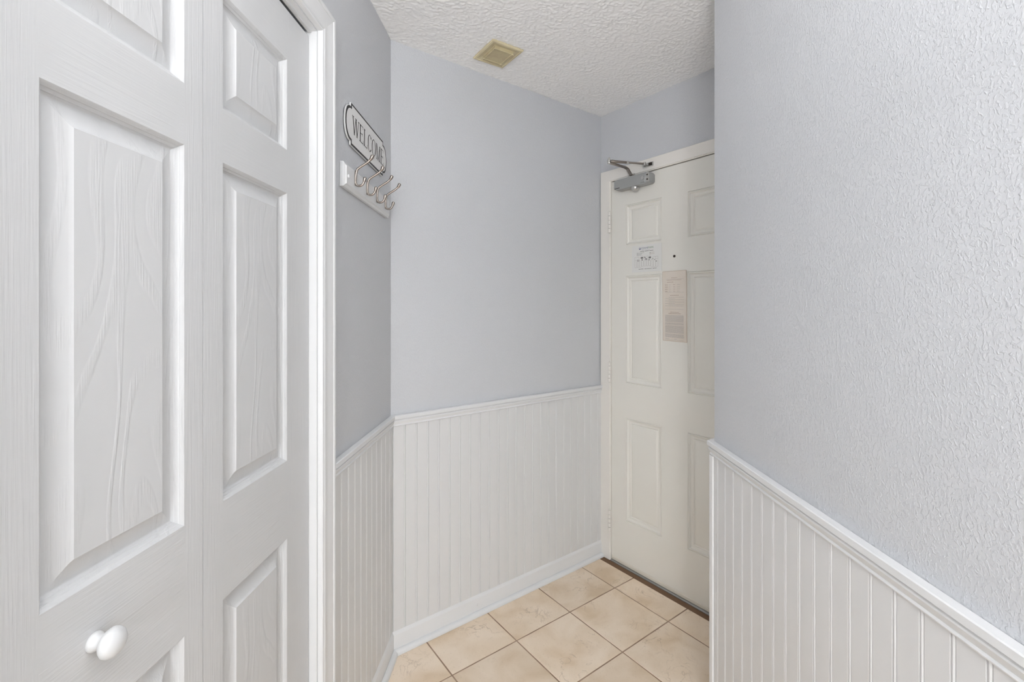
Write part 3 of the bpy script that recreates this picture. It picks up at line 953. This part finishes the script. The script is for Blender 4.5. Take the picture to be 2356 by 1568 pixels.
for v, a, b, w in ((.092, .37, .62, .005), (.124, .18, .80, .0045), (.155, .20, .46, .0055), (.345, .32, .68, .006), (.588, .33, .68, .005), (.606, .25, .77, .007)):
    pline(mb, a, b, v, w)
for v in (.192, .223, .254, .286):
    pline(mb, .10, .22, v, .006, .12)
    mb.add([np_(.45, v + .002), np_(.53, v + .002), np_(.53, v - .002), np_(.45, v - .002)], [(0, 1, 2, 3)])
mb.obj('heading_print', 'ink_red', n2)['kind'] = 'stuff'
mb = MB()
for v in (.192, .223, .254, .286):
    pline(mb, .27, .36, v, .004); pline(mb, .62, .74, v, .004)
for v, a, b in ((.110, .15, .9), (.302, .10, .90), (.545, .10, .88), (.985, .10, .9)):
    mb.add([np_(a, v + .0012), np_(b, v + .0012), np_(b, v - .0012), np_(a, v - .0012)], [(0, 1, 2, 3)])
for k in range(4):
    pline(mb, .26, .90, .372 + k * .0345, .0042); pline(mb, .10, .52 + .1 * (k == 3) * 3.6, .392 + k * .0345, .0042)
pline(mb, .12, .88, .630, .004)
v = .640
for a, b in ((.640, .728), (.742, .768), (.782, .888), (.902, .956)):
    v = a
    while v < b:
        pline(mb, .10, .89, v, .0036, .06, .010); v += .0078
pline(mb, .10, .26, .972, .005); pline(mb, .50, .58, .972, .005)
mb.obj('fine_print', 'ink_soft', n2)['kind'] = 'stuff'

# ------------------------------------------------------------------ WELCOME sign
sg = thing('welcome_sign', F_LEFT @ T((-0.2825, 0, 1.939)) @ Matrix.Rotation(R(1.5), 4, 'Y'), 'white enamel sign with black rim reading WELCOME above the hook rack', 'sign')
def plate_outline(hw, hh, sh, ew, inset=0.0):
    """hw: half length to the shoulder, sh: shoulder notch, ew: how far the rounded ends stick out"""
    a = hw - inset; b = hh - inset; n = sh
    pts = []
    # right rounded end from lower shoulder to upper shoulder
    pts.append((a, -b)); pts.append((a, -b + n))
    he = b - n
    for k in range(13):
        t = -math.pi / 2 + math.pi * k / 12
        pts.append((a + (ew) * max(0, math.cos(t)) ** 0.8, he * math.sin(t)))
    pts.append((a, b - n)); pts.append((a, b))
    pts.append((-a, b)); pts.append((-a, b - n))
    for k in range(13):
        t = math.pi / 2 + math.pi * k / 12
        pts.append((-a - (ew) * max(0, -math.cos(t)) ** 0.8, he * math.sin(t)))
    pts.append((-a, -b + n)); pts.append((-a, -b))
    out = [pts[0]]
    for p in pts[1:]:
        if (Vector(p) - Vector(out[-1])).length > 1e-5: out.append(p)
    return out
HW, HH, SH, EW = 0.1550, 0.0655, 0.012, 0.043
def plate(o, y0, y1, mat, nm):
    return MB().loft([[(x, y0, z) for x, z in o], [(x, y1, z) for x, z in o]]).obj(nm, mat, sg)
plate(plate_outline(HW, HH, SH, EW), -0.0035, -0.0080, 'signwhite', 'plate')
plate(plate_outline(HW, HH, SH, EW, 0.0012), -0.0079, -0.0086, 'black', 'rim')
plate(plate_outline(HW, HH, SH, EW - 0.001, 0.0072), -0.0085, -0.0091, 'signwhite', 'face')
LY = -0.0095
def glyph(polys):
    mb = MB()
    for po in polys:
        mb.add([(x, LY, z) for x, z in po], [tuple(range(len(po)))])
    return mb
def bar(x0, z0, x1, z1, w):         # stroke of horizontal width w
    return [(x0 - w / 2, z0), (x0 + w / 2, z0), (x1 + w / 2, z1), (x1 - w / 2, z1)]
def ringpolys(cx, cz, rx, rz, ix, iz, a0=0, a1=360, n=32):
    out = []
    for k in range(n):
        a, b = R(a0 + (a1 - a0) * k / n), R(a0 + (a1 - a0) * (k + 1) / n)
        out.append([(cx + rx * math.cos(a), cz + rz * math.sin(a)), (cx + rx * math.cos(b), cz + rz * math.sin(b)), (cx + ix * math.cos(b), cz + iz * math.sin(b)), (cx + ix * math.cos(a), cz + iz * math.sin(a))])
    return out
def hbar(x0, x1, z, t): return [(x0, z - t / 2), (x1, z - t / 2), (x1, z + t / 2), (x0, z + t / 2)]
def letter(ch, w, h):
    tk, tn = 0.0062, 0.0030          # thick and thin strokes
    b, t = -h / 2, h / 2
    s = 0.0024
    if ch == 'W':
        q = w / 4
        return [bar(-w / 2 + .004, t, -w / 2 + .004 + q, b, tk), bar(-w / 2 + .004 + q, b, 0.001, t, tn), bar(0.001, t, q - 0.001, b, tk), bar(q - 0.001, b, w / 2 - .003, t, tn),
                hbar(-w / 2 - .003, -w / 2 + .011, t - s / 2, s), hbar(-.006, .008, t - s / 2, s), hbar(w / 2 - .008, w / 2 + .003, t - s / 2, s)]
    if ch == 'E':
        return [bar(-w / 2 + .006, b, -w / 2 + .006, t, tk), hbar(-w / 2, w / 2 - .002, t - s / 2, s), hbar(-w / 2, w / 2, b + s / 2, s), hbar(-w / 2 + .006, w / 2 - .006, 0.001, s),
                bar(w / 2 - .003, t - .010, w / 2 - .002, t, .002), bar(w / 2, b, w / 2 + .0015, b + .012, .002), bar(w / 2 - .0065, -.005, w / 2 - .0065, .007, .0016)]
    if ch == 'L':
        return [bar(-w / 2 + .006, b, -w / 2 + .006, t, tk), hbar(-w / 2, -w / 2 + .013, t - s / 2, s), hbar(-w / 2, w / 2, b + s / 2, s), bar(w / 2 - .001, b, w / 2 + .001, b + .014, .002)]
    if ch == 'C':
        return ringpolys(0, 0, w / 2, h / 2 + .001, w / 2 - tk, h / 2 - .001, 40, 320) + [bar(w / 2 - .004, t - .015, w / 2 - .003, t - .001, .0018), bar(w / 2 - .005, b + .003, w / 2 - .002, b + .012, .0014)]
    if ch == 'O':
        return ringpolys(0, 0, w / 2, h / 2 + .001, w / 2 - tk, h / 2 - .001)
    if ch == 'M':
        return [bar(-w / 2 + .004, b, -w / 2 + .004, t, tn), bar(-w / 2 + .005, t, 0, b, tk), bar(0, b, w / 2 - .006, t, tn), bar(w / 2 - .006, b, w / 2 - .006, t, tk),
                hbar(-w / 2, -w / 2 + .009, b + s / 2, s), hbar(w / 2 - .013, w / 2, b + s / 2, s), hbar(-w / 2 - .001, -w / 2 + .006, t - s / 2, s), hbar(w / 2 - .008, w / 2, t - s / 2, s)]
LET = [('W', .055, -.1180), ('E', .032, -.0690), ('L', .033, -.0300), ('C', .036, .0100), ('O', .042, .0520), ('M', .044, .0990), ('E', .032, .1420)]
for ch, w, x in LET:
    lo = glyph(letter(ch, w, 0.056)).obj('letter', 'black', sg, None, T((x, 0, 0.002)))

# ------------------------------------------------------------------ hook rack
rk = thing('coat_hook_rack', F_LEFT @ T((-0.285, 0, 1.767)) @ Matrix.Rotation(R(1.3), 4, 'Y'), 'white wooden rail with four double satin nickel coat hooks under the sign', 'coat rack')
RL, RH = 0.2185, 0.0365
def rb(i, o): return [(-RL + i, -o, -RH + i), (RL - i, -o, -RH + i), (RL - i, -o, RH - i), (-RL + i, -o, RH - i)]
MB().loft([rb(0, 0.001), rb(0, 0.010), rb(0.0015, 0.0115), rb(0.005, 0.0135), rb(0.0065, 0.0138), rb(0.0105, 0.0178), rb(0.012, 0.018)]).obj('backboard', 'trim', rk)
for x in (-0.195, 0.186):
    MB().lathe([(0.0005, 0), (0.0058, 0), (0.0056, 0.002), (0.004, 0.004), (0.0005, 0.0048)], 'y', 18, (x, -0.0178, -0.002 if x < 0 else -0.006)).obj('screw_cap', 'knob', rk, 60)
def catmull(pts, n=7):
    P = [Vector(p) for p in pts]
    P = [P[0] * 2 - P[1]] + P + [P[-1] * 2 - P[-2]]
    out = []
    for i in range(1, len(P) - 2):
        for k in range(n):
            t = k / n
            out.append(0.5 * ((2 * P[i]) + (-P[i - 1] + P[i + 1]) * t + (2 * P[i - 1] - 5 * P[i] + 4 * P[i + 1] - P[i + 2]) * t * t + (-P[i - 1] + 3 * P[i] - 3 * P[i + 1] + P[i + 2]) * t ** 3))
    out.append(P[-2])
    return out
def radii(n, base, tip):
    out = []
    for k in range(n):
        t = k / (n - 1)
        r = base
        if t > 0.80:
            r = base + (tip - base) * math.sin(min(1, (t - 0.80) / 0.13) * math.pi / 2)
        if t > 0.955:
            r = tip * math.sqrt(max(0.02, 1 - ((t - 0.955) / 0.045) ** 2))
        out.append(r)
    return out
def hook_meshes():
    up = catmull([(0, -0.0200, -0.006), (0, -0.0215, 0.014), (0, -0.0250, 0.0285), (0, -0.0340, 0.0365), (0, -0.0460, 0.0440), (0, -0.0580, 0.0520), (0, -0.0680, 0.0620), (0, -0.0735, 0.0740)])
    lo = catmull([(0, -0.0200, 0.010), (0, -0.0200, -0.008), (0, -0.0240, -0.0190), (0, -0.0320, -0.0215), (0, -0.0410, -0.0180), (0, -0.0470, -0.0075), (0, -0.0500, 0.0060)])
    a = MB().tube(up, radii(len(up), 0.0036, 0.0058), 14).mesh('upper_prong', 60)
    b = MB().tube(lo, radii(len(lo), 0.0036, 0.0054), 14).mesh('lower_prong', 60)
    pl = [(0.0052 * math.cos(t), 0.0235 * math.sin(t)) for t in [2 * math.pi * k / 24 for k in range(24)]]
    c = MB().loft([[(x, -0.0182, z + 0.003) for x, z in pl], [(x, -0.0200, z + 0.003) for x, z in pl], [(x * 0.75, -0.0212, z * 0.94 + 0.003) for x, z in pl]]).mesh('hook', 40)
    for m in (a, b, c): m.materials.append(M['nickel'])
    return a, b, c
ha, hb, hc = hook_meshes()
for s in (-0.4302, -0.3267, -0.2282, -0.1319):
    h = place('hook', hc, rk, T((s + 0.285, 0, 0.005)))
    place('upper_prong', ha, h); place('lower_prong', hb, h)

# ------------------------------------------------------------------ ceiling vent
vc = A + D1 * 0.3995 + N2 * 0.178
vt = thing('ceiling_vent', T((vc.x, vc.y, CEIL)) @ Matrix.Rotation(math.atan2(D1.y, D1.x) - R(4.0), 4, 'Z'), 'yellowed square plastic vent cover screwed to the ceiling', 'vent')
def sq(h, z, k=1.0): return [(-h, -h * k, z), (h, -h * k, z), (h, h * k, z), (-h, h * k, z)]
K = 1.11
MB().loft([sq(0.0735, -0.001, K), sq(0.0745, -0.006, K), sq(0.0720, -0.0095, K), sq(0.066, -0.0105, K), sq(0.064, -0.0075, K), sq(0.047, -0.0050, K), sq(0.045, -0.0060, K)]).obj('vent_frame', 'vent', vt)
MB().loft([sq(0.0445, -0.0050, K), sq(0.0445, -0.0150, K), sq(0.0425, -0.0165, K), sq(0.0400, -0.0165, K), sq(0.0385, -0.0145, K)]).obj('vent_cover', 'ventin', vt)
for a in (-1, 1):
    for b in (-1, 1):
        MB().lathe([(0.0005, 0.0), (0.0055, 0.0), (0.0052, -0.0022), (0.0025, -0.0034), (0.0005, -0.0034)], 'z', 14, (a * 0.0425, b * 0.0450, -0.0150)).obj('screw_boss', 'vent', vt, 50)
        MB().lathe([(0.0004, 0.0), (0.0019, 0.0), (0.0017, -0.0006), (0.0004, -0.0007)], 'z', 10, (a * 0.0425, b * 0.0450, -0.0183)).obj('screw', 'ventscrew', vt, 50)

# ------------------------------------------------------------------ added fill lights behind the camera
FILL_COL = (0.975, 0.985, 1.0)
def build_fill():  # invented stand and point light, added to fill the alcove and ceiling
    x, y, z = FILL_XYZ
    r = FILL_R
    root = thing('added_fill', T((x, y, 0)), 'added unseen fill light on a thin steel stand behind the camera', 'added_light')
    MB().lathe([(0.0005, 0), (0.15, 0), (0.15, 0.015), (0.03, 0.03), (0.012, 0.04), (0.012, z - r - 0.03), (0.04, z - r - 0.02), (0.045, z - r + 0.01), (0.0005, z - r + 0.01)], 'z', 28).obj('stand', 'steel', root, 40)
    ld = bpy.data.lights.new('added_fill_point', 'POINT')
    ld.energy, ld.color, ld.shadow_soft_size = FILL_W, FILL_COL, r
    lo = bpy.data.objects.new('added_fill_point', ld)
    COL.objects.link(lo)
    lo.location = FILL_XYZ
build_fill()
def build_uplight():  # invented uplight, added so the ceiling glows as under a bounced flash
    x, y, z = UPLIGHT_XYZ
    r = UPLIGHT_R
    root = thing('added_uplight', T((x, y, 0)), 'added unseen uplight in an upturned bowl, imitating flash bounced off the ceiling', 'added_light')
    MB().lathe([(0.0005, 0), (0.14, 0), (0.14, 0.015), (0.03, 0.03), (0.012, 0.04), (0.012, z - 0.12), (0.0005, z - 0.12)], 'z', 28).obj('stand', 'steel', root, 40)
    MB().lathe([(0.0005, z - 0.125), (0.05, z - 0.12), (0.14, z - 0.085), (r + 0.02, z - 0.01), (r + 0.02, z - 0.004), (0.13, z - 0.07), (0.05, z - 0.10), (0.0005, z - 0.105)], 'z', 36).obj('bowl', 'trim', root, 40)
    ld = bpy.data.lights.new('added_uplight_area', 'AREA')
    ld.shape = 'DISK'
    ld.size = 2 * r
    ld.energy, ld.color = UPLIGHT_W, FILL_COL
    lo = bpy.data.objects.new('added_uplight_area', ld)
    COL.objects.link(lo)
    lo.location = UPLIGHT_XYZ
    lo.rotation_euler = (R(180), 0, 0)
build_uplight()
